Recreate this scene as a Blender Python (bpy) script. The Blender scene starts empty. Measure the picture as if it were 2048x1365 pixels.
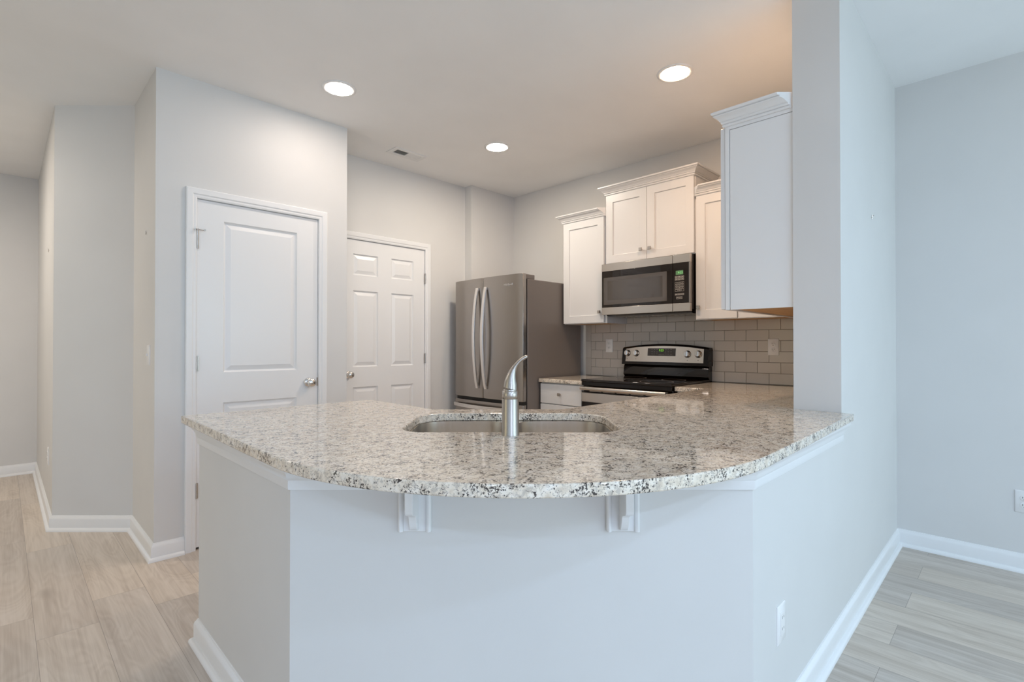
import bpy, bmesh, math, random
from mathutils import Vector, Matrix
random.seed(7)
sc = bpy.context.scene
COL = sc.collection
S2 = math.sqrt(2.0)
CEIL = 2.743

# ------------------------------------------------------------------ camera
YAW, PITCH = 0.7841, 0.0074
cam_d = bpy.data.cameras.new('camera')
cam_d.sensor_width = 36.0
cam_d.lens = 36.0 * 1015.3197 / 2048.0
cam_d.shift_y = -1.211 / 2048.0
cam_d.clip_start = 0.05
cam = bpy.data.objects.new('camera', cam_d)
COL.objects.link(cam)
cam.location = (0, 0, 1.1979)
cam.rotation_euler = (math.pi / 2 + PITCH, 0, YAW - math.pi / 2)
sc.camera = cam

# ------------------------------------------------------------------ exposure, world, daylight
sc.view_settings.view_transform = 'Standard'
sc.view_settings.look = 'None'
sc.view_settings.gamma = 1.0
sc.view_settings.use_curve_mapping = False
sc.view_settings.exposure = -0.04
world = bpy.data.worlds.new('sky')
sc.world = world
world.use_nodes = True
bg = world.node_tree.nodes['Background']
bg.inputs[0].default_value = (0.55, 0.72, 1.0, 1)
bg.inputs[1].default_value = 0.05


def area(name, loc, rot, sx, sy, power, col, spread=180):
    l = bpy.data.lights.new(name, 'AREA')
    l.shape = 'RECTANGLE'
    l.size, l.size_y = sx, sy
    l.energy = power
    l.color = col
    l.spread = math.radians(spread)
    o = bpy.data.objects.new(name, l)
    COL.objects.link(o)
    o.location = loc
    o.rotation_euler = rot
    return o


# daylight coming in through the living room windows behind the camera
area('window_daylight', (2.15, -3.62, 1.25), (math.radians(90), 0, 0), 2.7, 2.0, 62, (0.66, 0.89, 1.0))
area('window_daylight', (-1.6, -3.62, 1.25), (math.radians(90), 0, 0), 1.9, 2.0, 47, (0.66, 0.78, 1.0))
area('window_daylight', (-3.02, 2.6, 1.25), (math.radians(90), 0, math.radians(-90)), 1.9, 1.9, 12.5, (1.0, 0.91, 0.62))  # warm fill added from the left, no window known there
# emission of the downlight lenses (strengths fitted singly; the living ones are added fill)
LAMP_PANTRY = ((1.0, 0.865, 0.765), 98.0)
LAMP_FRIDGE = ((1.0, 0.88, 0.735), 275.0)
LAMP_RANGE = ((1.0, 0.67, 0.43), 218.0)
LAMP_HALL = ((1.0, 0.89, 0.77), 490.0)
FILL_LIVING = ((0.52, 0.71, 1.0), 430.0)

# ------------------------------------------------------------------ materials
MATS = {}


def new_mat(name):
    m = bpy.data.materials.new(name)
    m.use_nodes = True
    nt = m.node_tree
    b = nt.nodes['Principled BSDF']
    MATS[name] = m
    return m, nt, b


def setp(b, color=None, rough=None, metal=None, spec=None, coat=None, aniso=None):
    if color is not None:
        b.inputs['Base Color'].default_value = (*color, 1)
    if rough is not None:
        b.inputs['Roughness'].default_value = rough
    if metal is not None:
        b.inputs['Metallic'].default_value = metal
    if spec is not None:
        b.inputs['Specular IOR Level'].default_value = spec
    if coat is not None:
        b.inputs['Coat Weight'].default_value = coat
        b.inputs['Coat Roughness'].default_value = 0.03
    if aniso is not None:
        b.inputs['Anisotropic'].default_value = aniso


def texco(nt, scale=(1, 1, 1), which='Object', rot=(0, 0, 0)):
    tc = nt.nodes.new('ShaderNodeTexCoord')
    mp = nt.nodes.new('ShaderNodeMapping')
    mp.inputs['Scale'].default_value = scale
    mp.inputs['Rotation'].default_value = rot
    nt.links.new(tc.outputs[which], mp.inputs['Vector'])
    return mp.outputs['Vector']


def noise(nt, vec, scale, detail=3, rough=0.5, dist=0.0):
    n = nt.nodes.new('ShaderNodeTexNoise')
    n.inputs['Scale'].default_value = scale
    n.inputs['Detail'].default_value = detail
    n.inputs['Roughness'].default_value = rough
    n.inputs['Distortion'].default_value = dist
    nt.links.new(vec, n.inputs['Vector'])
    return n.outputs['Fac']


def ramp(nt, fac, stops):
    r = nt.nodes.new('ShaderNodeValToRGB')
    el = r.color_ramp.elements
    while len(el) < len(stops):
        el.new(0.5)
    for e, (p, c) in zip(el, stops):
        e.position = p
        e.color = (*c, 1) if len(c) == 3 else c
    nt.links.new(fac, r.inputs['Fac'])
    return r.outputs['Color']


def mixc(nt, a, b, fac, mode='MIX'):
    m = nt.nodes.new('ShaderNodeMix')
    m.data_type = 'RGBA'
    m.blend_type = mode
    for sock, v in ((m.inputs[6], a), (m.inputs[7], b), (m.inputs[0], fac)):
        if isinstance(v, (int, float)):
            sock.default_value = v
        elif isinstance(v, tuple):
            sock.default_value = (*v, 1)
        else:
            nt.links.new(v, sock)
    return m.outputs[2]


def mathn(nt, op, a, b=0.0, c=None):
    m = nt.nodes.new('ShaderNodeMath')
    m.operation = op
    for i, v in enumerate((a, b) if c is None else (a, b, c)):
        if isinstance(v, (int, float)):
            m.inputs[i].default_value = v
        else:
            nt.links.new(v, m.inputs[i])
    return m.outputs[0]


def bump(nt, b, height, strength=0.2, dist=0.001):
    n = nt.nodes.new('ShaderNodeBump')
    n.inputs['Strength'].default_value = strength
    n.inputs['Distance'].default_value = dist
    nt.links.new(height, n.inputs['Height'])
    nt.links.new(n.outputs['Normal'], b.inputs['Normal'])


def paint(name, col, rough, grain=0.015, bumps=0.08, spec=0.4):
    m, nt, b = new_mat(name)
    setp(b, col, rough, spec=spec)
    v = texco(nt)
    f = noise(nt, v, 3.0, 2)
    lo = tuple(c * (1 - grain) for c in col)
    hi = tuple(min(1, c * (1 + grain)) for c in col)
    nt.links.new(ramp(nt, f, [(0.3, lo), (0.7, hi)]), b.inputs['Base Color'])
    if bumps:
        bump(nt, b, noise(nt, v, 220, 2), bumps, 0.0006)
    return m


M_WALL = paint('wall_paint', (0.70, 0.69, 0.675), 0.55)
M_CEIL = paint('ceiling_paint', (0.91, 0.91, 0.91), 0.8, spec=0.2)
M_TRIM = paint('trim_enamel', (0.83, 0.83, 0.83), 0.28, 0.004, 0.0)
M_CAB = paint('cabinet_enamel', (0.74, 0.735, 0.735), 0.3, 0.004, 0.0)
M_PLATE = paint('white_plastic', (0.84, 0.83, 0.82), 0.3, 0.004, 0.0)
M_DARK = paint('dark_slot', (0.02, 0.018, 0.016), 0.5, 0.0, 0.0)


def metal(name, col, rough, brush=None, aniso=0.0):
    m, nt, b = new_mat(name)
    setp(b, col, rough, 1.0, aniso=aniso)
    if brush:
        v = texco(nt, brush)
        f = noise(nt, v, 60, 3)
        r = nt.nodes.new('ShaderNodeMapRange')
        r.inputs['To Min'].default_value = rough * 0.8
        r.inputs['To Max'].default_value = rough * 1.25
        nt.links.new(f, r.inputs['Value'])
        nt.links.new(r.outputs['Result'], b.inputs['Roughness'])
        bump(nt, b, f, 0.05, 0.0003)
    return m


M_STEEL = metal('brushed_steel', (0.60, 0.55, 0.50), 0.25)
M_STEELV = metal('brushed_steel_upright', (0.60, 0.58, 0.55), 0.25, (1, 1, 0.02))
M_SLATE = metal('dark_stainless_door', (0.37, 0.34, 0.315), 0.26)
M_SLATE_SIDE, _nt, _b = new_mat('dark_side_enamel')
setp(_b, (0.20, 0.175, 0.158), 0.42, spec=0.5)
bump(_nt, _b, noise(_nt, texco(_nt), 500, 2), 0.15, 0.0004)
M_HANDLE = metal('satin_bar_steel', (0.78, 0.75, 0.72), 0.3, (1, 1, 0.03))
M_SINK = metal('sink_steel', (0.80, 0.745, 0.68), 0.24, (1, 1, 0.05))
M_FAUCET = metal('brushed_nickel', (0.46, 0.43, 0.395), 0.28, (1, 1, 0.04))
M_KNOB = metal('satin_nickel', (0.52, 0.48, 0.44), 0.22)
M_CHROME = metal('polished_knob', (0.75, 0.74, 0.73), 0.12)


def glossy(name, col, rough, coat=0.0, spec=0.5):
    m, nt, b = new_mat(name)
    setp(b, col, rough, spec=spec, coat=coat)
    f = noise(nt, texco(nt), 12, 2)
    nt.links.new(ramp(nt, f, [(0.3, tuple(c * 0.97 for c in col)), (0.7, tuple(c * 1.03 for c in col))]), b.inputs['Base Color'])
    return m


M_BLACK = glossy('black_enamel', (0.009, 0.006, 0.005), 0.09, 0.0, 0.38)
M_GLASS = glossy('black_glass', (0.011, 0.007, 0.005), 0.03, 0.0, 0.5)
M_WIN = glossy('oven_window_glass', (0.062, 0.052, 0.045), 0.05, 1.0)
M_WINB = glossy('oven_window_border', (0.082, 0.069, 0.059), 0.12, 0.6)
M_BTN = glossy('button_print', (0.55, 0.52, 0.48), 0.5)
M_PRINT = glossy('panel_print', (0.22, 0.19, 0.17), 0.5)
M_PANELGLASS = glossy('control_glass', (0.05, 0.038, 0.03), 0.2)


def emit(name, col, s):
    m, nt, b = new_mat(name)
    setp(b, (0, 0, 0), 0.4)
    b.inputs['Emission Color'].default_value = (*col, 1)
    b.inputs['Emission Strength'].default_value = s
    return m


M_LENS = [emit('lamp_lens', *q) for q in (LAMP_PANTRY, LAMP_FRIDGE, LAMP_RANGE, LAMP_HALL, FILL_LIVING)]
M_GREEN = emit('green_digits', (0.35, 0.95, 0.05), 0.8)
M_LCD = emit('green_screen', (0.22, 0.42, 0.16), 0.45)
M_LCDT = emit('green_screen_digits', (0.35, 0.9, 0.3), 0.9)

# granite
M_GRANITE, nt, b = new_mat('speckled_granite')
v = texco(nt)
setp(b, rough=0.07, spec=0.5, coat=0.25)
base = ramp(nt, noise(nt, v, 45, 4, 0.6), [(0.30, (0.66, 0.56, 0.445)), (0.48, (0.81, 0.72, 0.60)), (0.68, (0.88, 0.82, 0.735))])
grey = ramp(nt, noise(nt, v, 95, 5, 0.65, 0.6), [(0.50, (0, 0, 0)), (0.60, (1, 1, 1))])
c1 = mixc(nt, base, (0.42, 0.37, 0.32), mathn(nt, 'MULTIPLY', grey, 0.62))
clus = noise(nt, v, 30, 4, 0.65, 0.5)
fine = noise(nt, v, 175, 4, 0.65, 0.2)
dk = mathn(nt, 'ADD', mathn(nt, 'MULTIPLY', clus, 0.55), mathn(nt, 'MULTIPLY', fine, 0.8))
dark = ramp(nt, dk, [(0.72, (0, 0, 0)), (0.775, (1, 1, 1))])
c2 = mixc(nt, c1, (0.05, 0.040, 0.036), dark)
vor = nt.nodes.new('ShaderNodeTexVoronoi')
vor.inputs['Scale'].default_value = 150
nt.links.new(v, vor.inputs['Vector'])
spk = ramp(nt, vor.outputs['Distance'], [(0.16, (1, 1, 1)), (0.28, (0, 0, 0))])
msk = ramp(nt, noise(nt, v, 60, 3), [(0.50, (0, 0, 0)), (0.57, (1, 1, 1))])
c3 = mixc(nt, c2, (0.12, 0.095, 0.08), mathn(nt, 'MULTIPLY', mathn(nt, 'MULTIPLY', spk, msk), 0.9))
nt.links.new(c3, b.inputs['Base Color'])

# floor planks, boards run along Y, 0.2 m wide
M_FLOOR, nt, b = new_mat('oak_plank_floor')
setp(b, rough=0.38, spec=0.45)
tc = nt.nodes.new('ShaderNodeTexCoord')
sep = nt.nodes.new('ShaderNodeSeparateXYZ')
nt.links.new(tc.outputs['Object'], sep.inputs[0])
cmb = nt.nodes.new('ShaderNodeCombineXYZ')
nt.links.new(mathn(nt, 'ADD', sep.outputs['Y'], 16.46), cmb.inputs['X'])
nt.links.new(mathn(nt, 'ADD', sep.outputs['X'], 19.90), cmb.inputs['Y'])
br = nt.nodes.new('ShaderNodeTexBrick')
br.offset = 0.205
br.offset_frequency = 2
br.inputs['Scale'].default_value = 1.0
br.inputs['Brick Width'].default_value = 1.22
br.inputs['Row Height'].default_value = 0.2
br.inputs['Mortar Size'].default_value = 0.0009
br.inputs['Mortar Smooth'].default_value = 0.3
br.inputs['Color1'].default_value = (0, 0, 0, 1)
br.inputs['Color2'].default_value = (1, 1, 1, 1)
br.inputs['Mortar'].default_value = (0.5, 0.5, 0.5, 1)
nt.links.new(cmb.outputs[0], br.inputs['Vector'])
bw = nt.nodes.new('ShaderNodeSeparateColor')
nt.links.new(br.outputs['Color'], bw.inputs[0])
rnd = bw.outputs[0]
cm2 = nt.nodes.new('ShaderNodeCombineXYZ')
nt.links.new(mathn(nt, 'MULTIPLY', sep.outputs['X'], 1.0), cm2.inputs['X'])
nt.links.new(mathn(nt, 'MULTIPLY', sep.outputs['Y'], 0.16), cm2.inputs['Y'])
nt.links.new(mathn(nt, 'MULTIPLY', rnd, 37.0), cm2.inputs['Z'])
warp = noise(nt, cm2.outputs[0], 5.5, 2, 0.5, 0.9)
rings = mathn(nt, 'SINE', mathn(nt, 'MULTIPLY', warp, 95.0))
cm3 = nt.nodes.new('ShaderNodeCombineXYZ')
nt.links.new(sep.outputs['X'], cm3.inputs['X'])
nt.links.new(mathn(nt, 'MULTIPLY', sep.outputs['Y'], 0.022), cm3.inputs['Y'])
nt.links.new(mathn(nt, 'MULTIPLY', rnd, 11.0), cm3.inputs['Z'])
grainf = noise(nt, cm3.outputs[0], 120, 4, 0.6)
broad = noise(nt, cm3.outputs[0], 22, 2, 0.5)
fac = mathn(nt, 'ADD', mathn(nt, 'MULTIPLY', warp, 0.26), mathn(nt, 'ADD', mathn(nt, 'ADD', mathn(nt, 'MULTIPLY', grainf, 0.26), mathn(nt, 'MULTIPLY', broad, 0.30)), mathn(nt, 'MULTIPLY', rings, 0.022)))
wood = ramp(nt, fac, [(0.30, (0.48, 0.41, 0.345)), (0.45, (0.63, 0.56, 0.49)), (0.60, (0.72, 0.65, 0.58))])
# a few darker, elongated knots
cm4 = nt.nodes.new('ShaderNodeCombineXYZ')
nt.links.new(mathn(nt, 'ADD', sep.outputs['X'], mathn(nt, 'MULTIPLY', warp, 0.05)), cm4.inputs['X'])
nt.links.new(mathn(nt, 'MULTIPLY', sep.outputs['Y'], 0.42), cm4.inputs['Y'])
kv = nt.nodes.new('ShaderNodeTexVoronoi')
kv.inputs['Scale'].default_value = 4.2
nt.links.new(cm4.outputs[0], kv.inputs['Vector'])
knot = ramp(nt, kv.outputs['Distance'], [(0.03, (1, 1, 1)), (0.17, (0, 0, 0))])
wood = mixc(nt, wood, (0.30, 0.25, 0.205), mathn(nt, 'MULTIPLY', mathn(nt, 'MULTIPLY', knot, grainf), 0.85))
tint = ramp(nt, rnd, [(0.0, (0.90, 0.90, 0.91)), (0.5, (0.98, 0.97, 0.96)), (1.0, (1.05, 1.03, 1.0))])
wood = mixc(nt, wood, tint, 1.0, 'MULTIPLY')
wood = mixc(nt, wood, (0.17, 0.14, 0.115), mathn(nt, 'MULTIPLY', br.outputs['Fac'], 0.7))
nt.links.new(wood, b.inputs['Base Color'])
bump(nt, b, mathn(nt, 'SUBTRACT', mathn(nt, 'MULTIPLY', grainf, 0.15), br.outputs['Fac']), 0.25, 0.0012)

# glazed wall tile
M_TILE, nt, b = new_mat('taupe_glazed_tile')
setp(b, rough=0.16, spec=0.5)
geo = nt.nodes.new('ShaderNodeNewGeometry')
nt.links.new(ramp(nt, geo.outputs['Random Per Island'], [(0.0, (0.54, 0.50, 0.455)), (1.0, (0.60, 0.56, 0.515))]), b.inputs['Base Color'])
M_GROUT = paint('grout', (0.33, 0.29, 0.255), 0.9, 0.03, 0.0)
# unfinished pine under the wall cabinets
M_PINE, nt, b = new_mat('varnished_pine')
setp(b, rough=0.45)
v = texco(nt, (0.4, 6, 6))
nt.links.new(ramp(nt, noise(nt, v, 7, 4, 0.6, 1.2), [(0.3, (0.42, 0.20, 0.06)), (0.7, (0.66, 0.38, 0.14))]), b.inputs['Base Color'])

# ------------------------------------------------------------------ mesh helpers
WLOC = {}


def box(bm, x0, x1, y0, y1, z0, z1, M=None):
    vs = []
    for x, y, z in ((x0, y0, z0), (x1, y0, z0), (x1, y1, z0), (x0, y1, z0), (x0, y0, z1), (x1, y0, z1), (x1, y1, z1), (x0, y1, z1)):
        p = Vector((x, y, z))
        vs.append(bm.verts.new(M @ p if M else p))
    for f in ((0, 3, 2, 1), (4, 5, 6, 7), (0, 1, 5, 4), (1, 2, 6, 5), (2, 3, 7, 6), (3, 0, 4, 7)):
        bm.faces.new([vs[i] for i in f])


def prism(bm, poly, z0, z1, M=None):
    lo, hi = [], []
    for x, y in poly:
        a, c = Vector((x, y, z0)), Vector((x, y, z1))
        lo.append(bm.verts.new(M @ a if M else a))
        hi.append(bm.verts.new(M @ c if M else c))
    n = len(poly)
    bm.faces.new(list(reversed(lo)))
    bm.faces.new(hi)
    for i in range(n):
        j = (i + 1) % n
        bm.faces.new((lo[i], lo[j], hi[j], hi[i]))


def rings_loft(bm, rings, cap0=True, cap1=True):
    rv = [[bm.verts.new(p) for p in r] for r in rings]
    n = len(rv[0])
    for a, c in zip(rv[:-1], rv[1:]):
        for i in range(n):
            j = (i + 1) % n
            bm.faces.new((a[i], a[j], c[j], c[i]))
    if cap0:
        bm.faces.new(list(reversed(rv[0])))
    if cap1:
        bm.faces.new(rv[-1])
    return rv


def lathe(bm, prof, M=None, n=32, cap0=True, cap1=True):
    rings = []
    for r, z in prof:
        rr = []
        for k in range(n):
            a = 2 * math.pi * k / n
            p = Vector((r * math.cos(a), r * math.sin(a), z))
            rr.append(M @ p if M else p)
        rings.append(rr)
    rings_loft(bm, rings, cap0, cap1)


def tube(bm, pts, ra, rb=None, n=14, square=False, up=Vector((0, 0, 1))):
    """loft along 3D points; ra / rb are half widths across and along the up direction"""
    pts = [Vector(p) for p in pts]
    rb = rb or ra
    if not isinstance(ra, (list, tuple)):
        ra = [ra] * len(pts)
    if not isinstance(rb, (list, tuple)):
        rb = [rb] * len(pts)
    rings = []
    for i, p in enumerate(pts):
        t = (pts[min(i + 1, len(pts) - 1)] - pts[max(i - 1, 0)]).normalized()
        s = t.cross(up).normalized()
        u = s.cross(t).normalized()
        rr = []
        if square:
            for a, c in ((-1, -1), (1, -1), (1, 1), (-1, 1)):
                rr.append(p + s * a * ra[i] + u * c * rb[i])
        else:
            for k in range(n):
                a = 2 * math.pi * k / n
                rr.append(p + s * math.cos(a) * ra[i] + u * math.sin(a) * rb[i])
        rings.append(rr)
    rings_loft(bm, rings)


def sweep(bm, path, prof, mp=None, side=1, cut0=False, cut1=False):
    """mitred moulding: path in a plane, profile (offset to one side, height)"""
    if mp is None:
        mp = lambda u, v, w: Vector((u, v, w))
    P = [Vector(p) for p in path]
    segd = [(P[i + 1] - P[i]).normalized() for i in range(len(P) - 1)]
    nr = [Vector((-d.y, d.x)) * side for d in segd]
    rings = []
    for i, p in enumerate(P):
        if i == 0:
            m = nr[0] + (segd[0] if cut0 else Vector((0, 0)))
        elif i == len(P) - 1:
            m = nr[-1] - (segd[-1] if cut1 else Vector((0, 0)))
        else:
            m = (nr[i - 1] + nr[i]) / (1 + nr[i - 1].dot(nr[i]))
        rings.append([mp(p.x + m.x * o, p.y + m.y * o, w) for o, w in prof])
    rings_loft(bm, rings)


def wall_frame(origin, face):
    """local u = right as seen, v = up, w = out of the wall towards the viewer"""
    ax = {'-X': ((0, -1, 0), (0, 0, 1), (-1, 0, 0)), '-Y': ((1, 0, 0), (0, 0, 1), (0, -1, 0)),
          '+Y': ((-1, 0, 0), (0, 0, 1), (0, 1, 0)), '+X': ((0, 1, 0), (0, 0, 1), (1, 0, 0))}[face]
    M = Matrix((ax[0], ax[1], ax[2])).transposed().to_4x4()
    M.translation = Vector(origin)
    return M


DIAG = Matrix(((1 / S2, 1 / S2, 0, 0), (-1 / S2, 1 / S2, 0, 0), (0, 0, 1, 0), (0, 0, 0, 1)))   # (r, s, z) -> world


def panel_slab(bm, u0, u1, v0, v1, w0, w1, panels, rings, M):
    us = sorted({u0, u1, *[p[0] for p in panels], *[p[1] for p in panels]})
    vs = sorted({v0, v1, *[p[2] for p in panels], *[p[3] for p in panels]})
    q = lambda u, v, w: bm.verts.new(M @ Vector((u, v, w)))
    for i in range(len(us) - 1):
        for j in range(len(vs) - 1):
            cu, cv = (us[i] + us[i + 1]) / 2, (vs[j] + vs[j + 1]) / 2
            if any(p[0] < cu < p[1] and p[2] < cv < p[3] for p in panels):
                continue
            bm.faces.new((q(us[i], vs[j], w1), q(us[i + 1], vs[j], w1), q(us[i + 1], vs[j + 1], w1), q(us[i], vs[j + 1], w1)))
    for p in panels:
        loops = []
        for off, dep in [(0, 0)] + rings:
            a, c, d, e = p[0] + off, p[1] - off, p[2] + off, p[3] - off
            loops.append([M @ Vector((a, d, w1 - dep)), M @ Vector((c, d, w1 - dep)), M @ Vector((c, e, w1 - dep)), M @ Vector((a, e, w1 - dep))])
        rings_loft(bm, loops, False, True)
    pts = [(u0, v0), (u1, v0), (u1, v1), (u0, v1)]
    for i in range(4):
        a, c = pts[i], pts[(i + 1) % 4]
        bm.faces.new((q(*a, w0), q(*c, w0), q(*c, w1), q(*a, w1)))
    bm.faces.new([q(*p, w0) for p in reversed(pts)])
    bmesh.ops.remove_doubles(bm, verts=bm.verts, dist=1e-5)


def finish(bm, smooth_ang=40):
    bmesh.ops.recalc_face_normals(bm, faces=bm.faces)
    ca = math.radians(smooth_ang)
    for f in bm.faces:
        f.smooth = True
    for e in bm.edges:
        e.smooth = len(e.link_faces) == 2 and e.calc_face_angle(4) < ca


def wl(o):
    return WLOC.get(o, Vector((0, 0, 0))) if o else Vector((0, 0, 0))


def obj(name, bm, mat, parent=None, bev=0.0, seg=2, smooth=40, weld=True):
    """link a bmesh built in world coordinates as one mesh object"""
    if weld:
        bmesh.ops.remove_doubles(bm, verts=bm.verts, dist=1e-6)
    finish(bm, smooth)
    xs = [v.co.x for v in bm.verts]
    ys = [v.co.y for v in bm.verts]
    zs = [v.co.z for v in bm.verts]
    org = Vector(((min(xs) + max(xs)) / 2, (min(ys) + max(ys)) / 2, min(zs)))
    if name in ('floor', 'ceiling') or name.startswith('wall_'):
        org = Vector((0, 0, 0))
    for v in bm.verts:
        v.co -= org
    me = bpy.data.meshes.new(name)
    bm.to_mesh(me)
    bm.free()
    me.materials.append(mat)
    o = bpy.data.objects.new(name, me)
    COL.objects.link(o)
    if parent:
        o.parent = parent
    o.location = org - wl(parent)
    WLOC[o] = org
    if bev:
        md = o.modifiers.new('soft_edges', 'BEVEL')
        md.width = bev
        md.segments = seg
        md.limit_method = 'ANGLE'
        md.angle_limit = math.radians(40)
    return o


def thing(name, loc, label, cat, group=None):
    o = bpy.data.objects.new(name, None)
    o.empty_display_size = 0.05
    COL.objects.link(o)
    o.location = loc
    WLOC[o] = Vector(loc)
    return tag(o, label, cat, group)


def tag(o, label, cat, group=None):
    o['label'] = label
    o['category'] = cat
    if group:
        o['group'] = group
    return o


def struct(o, label=None, cat=None):
    o['kind'] = 'structure'
    if label:
        o['label'] = label
    if cat:
        o['category'] = cat
    return o


def B():
    return bmesh.new()


def bxo(name, dims, mat, parent=None, bev=0.0, M=None, seg=2):
    bm = B()
    box(bm, *dims, M=M)
    return obj(name, bm, mat, parent, bev, seg)


def text_mesh(name, body, size, M, mat, parent, extrude=0.0004, align='CENTER', spacing=1.0):
    cu = bpy.data.curves.new('text', 'FONT')
    cu.body = body
    cu.size = size
    cu.extrude = extrude
    cu.align_x = align
    cu.align_y = 'CENTER'
    cu.space_line = spacing
    cu.resolution_u = 3
    to = bpy.data.objects.new('text', cu)
    COL.objects.link(to)
    bpy.context.view_layer.update()
    me = bpy.data.meshes.new_from_object(to)
    bpy.data.objects.remove(to)
    bpy.data.curves.remove(cu)
    bm = B()
    bm.from_mesh(me)
    bpy.data.meshes.remove(me)
    bm.transform(M)
    return obj(name, bm, mat, parent, weld=False)


# ------------------------------------------------------------------ room shell
XL, XR, YB, YF = -3.2, 3.79, -3.8, 6.5     # outer room limits
TW = 0.115

bm = B()
box(bm, XL - 0.1, XR + 0.15, YB - 0.1, YF + 0.15, -0.08, 0.0)
struct(obj('floor', bm, M_FLOOR))
bm = B()
box(bm, XL - 0.1, XR + 0.15, YB - 0.1, YF + 0.15, CEIL, CEIL + 0.08)
struct(obj('ceiling', bm, M_CEIL))

# right wall: kitchen range wall and dining side
struct(bxo('wall_right', (XR, XR + TW, YB, YF, 0, CEIL), M_WALL))
# rear wall with two window openings (behind the camera)
WINS = [(0.8, 3.5), (-2.55, -0.65)]
bm = B()
box(bm, XL, XR, YB, YB + TW, 0, 0.2)
box(bm, XL, XR, YB, YB + TW, 2.3, CEIL)
for x0, x1 in ((XL, -2.6), (-0.6, 0.75), (3.55, XR)):
    box(bm, x0, x1, YB, YB + TW, 0.2, 2.3)
struct(obj('wall_rear', bm, M_WALL))
for k, (x0, x1) in enumerate(((0.75, 3.55), (-2.6, -0.6))):
    bm = B()
    for a, c in ((x0, x0 + 0.05), ((x0 + x1) / 2 - 0.025, (x0 + x1) / 2 + 0.025), (x1 - 0.05, x1)):
        box(bm, a, c, YB + 0.02, YB + 0.08, 0.2, 2.3)
    for a, c in ((0.2, 0.25), (1.22, 1.27), (2.25, 2.3)):
        box(bm, x0 + 0.05, x1 - 0.05, YB + 0.02, YB + 0.08, a, c)
    struct(obj('window_%d' % (k + 1), bm, M_TRIM))
# outer left wall with an unseen window opening added for fill
bm = B()
box(bm, XL, XL + TW, YB + TW, 1.6, 0, CEIL)
box(bm, XL, XL + TW, 3.6, YF, 0, CEIL)
box(bm, XL, XL + TW, 1.6, 3.6, 0, 0.2)
box(bm, XL, XL + TW, 1.6, 3.6, 2.3, CEIL)
struct(obj('wall_outer_left', bm, M_WALL))
bm = B()
for a, c in ((1.6, 1.65), (2.575, 2.625), (3.55, 3.6)):
    box(bm, XL + 0.02, XL + 0.08, a, c, 0.2, 2.3)
for a, c in ((0.2, 0.25), (1.22, 1.27), (2.25, 2.3)):
    box(bm, XL + 0.02, XL + 0.08, 1.65, 3.55, a, c)
struct(obj('window_3', bm, M_TRIM))
# far hallway wall
struct(bxo('wall_back', (XL + TW, XR, YF, YF + TW, 0, CEIL), M_WALL))

# hallway / diagonal / pantry return: one plastered body
bm = B()
prism(bm, [(0.228, YF), (0.228, 4.405), (0.594, 4.039), (0.594, 3.39 + TW), (0.594 + TW, 3.39 + TW), (0.594 + TW, 4.09), (0.343, 4.456), (0.343, YF)], 0, CEIL)
struct(obj('wall_hall', bm, M_WALL))
# pantry front wall with door opening
PY = 3.39
P0, P1, PH = 0.786, 1.530, 2.060
bm = B()
box(bm, 0.594, P0, PY, PY + TW, 0, CEIL)
box(bm, P1, 1.730, PY, PY + TW, 0, CEIL)
box(bm, P0, P1, PY, PY + TW, PH, CEIL)
struct(obj('wall_pantry', bm, M_WALL))
KY = 3.85
struct(bxo('wall_pantry_side', (1.730 - TW, 1.730, PY + TW, KY, 0, CEIL), M_WALL))
# kitchen wall holding the six panel door, then the alcove behind the fridge
K0, K1, KH = 1.899, 2.736, 2.070
bm = B()
box(bm, 0.75, K0, KY, KY + TW, 0, CEIL)
box(bm, K1, 3.205, KY, KY + TW, 0, CEIL)
box(bm, K0, K1, KY, KY + TW, KH, CEIL)
struct(obj('wall_left', bm, M_WALL))
struct(bxo('wall_fridge', (3.205, XR, 3.755, KY + TW, 0, CEIL), M_WALL))
# closet backs so that no light leaks through the door gaps
struct(bxo('wall_closet', (1.80, 2.85, KY + 0.45, KY + 0.52, 0, CEIL), M_WALL))
# pillar wall between kitchen and dining side
WY0, WY1 = 0.52, 0.70
struct(bxo('wall_pillar', (2.452, XR, WY0, WY1, 0, CEIL), M_WALL))
# half wall carrying the peninsula
PX = 0.56
CUT = 1.980                       # x + y of the angled front face
o1, o2 = (PX, 2.335), (PX, CUT - PX)
o3, o4 = (CUT - WY0, WY0), (2.452, WY0)
t = TW
ci = CUT + t * S2
bm = B()
prism(bm, [o1, o2, o3, o4, (2.452, WY0 + t), (ci - WY0 - t, WY0 + t), (PX + t, ci - PX - t), (PX + t, 2.335)], 0, 0.883)
struct(obj('wall_peninsula', bm, M_WALL))

# ------------------------------------------------------------------ skirting and mouldings
BASE = [(0, 0), (0.030, 0), (0.030, 0.005), (0.027, 0.013), (0.020, 0.019), (0.0145, 0.021), (0.0145, 0.074), (0.011, 0.084), (0.006, 0.090), (0.004, 0.096), (0, 0.097)]


def baseboard(name, path, side):
    bm = B()
    sweep(bm, path, BASE, side=side)
    return struct(obj(name, bm, M_TRIM))


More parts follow.
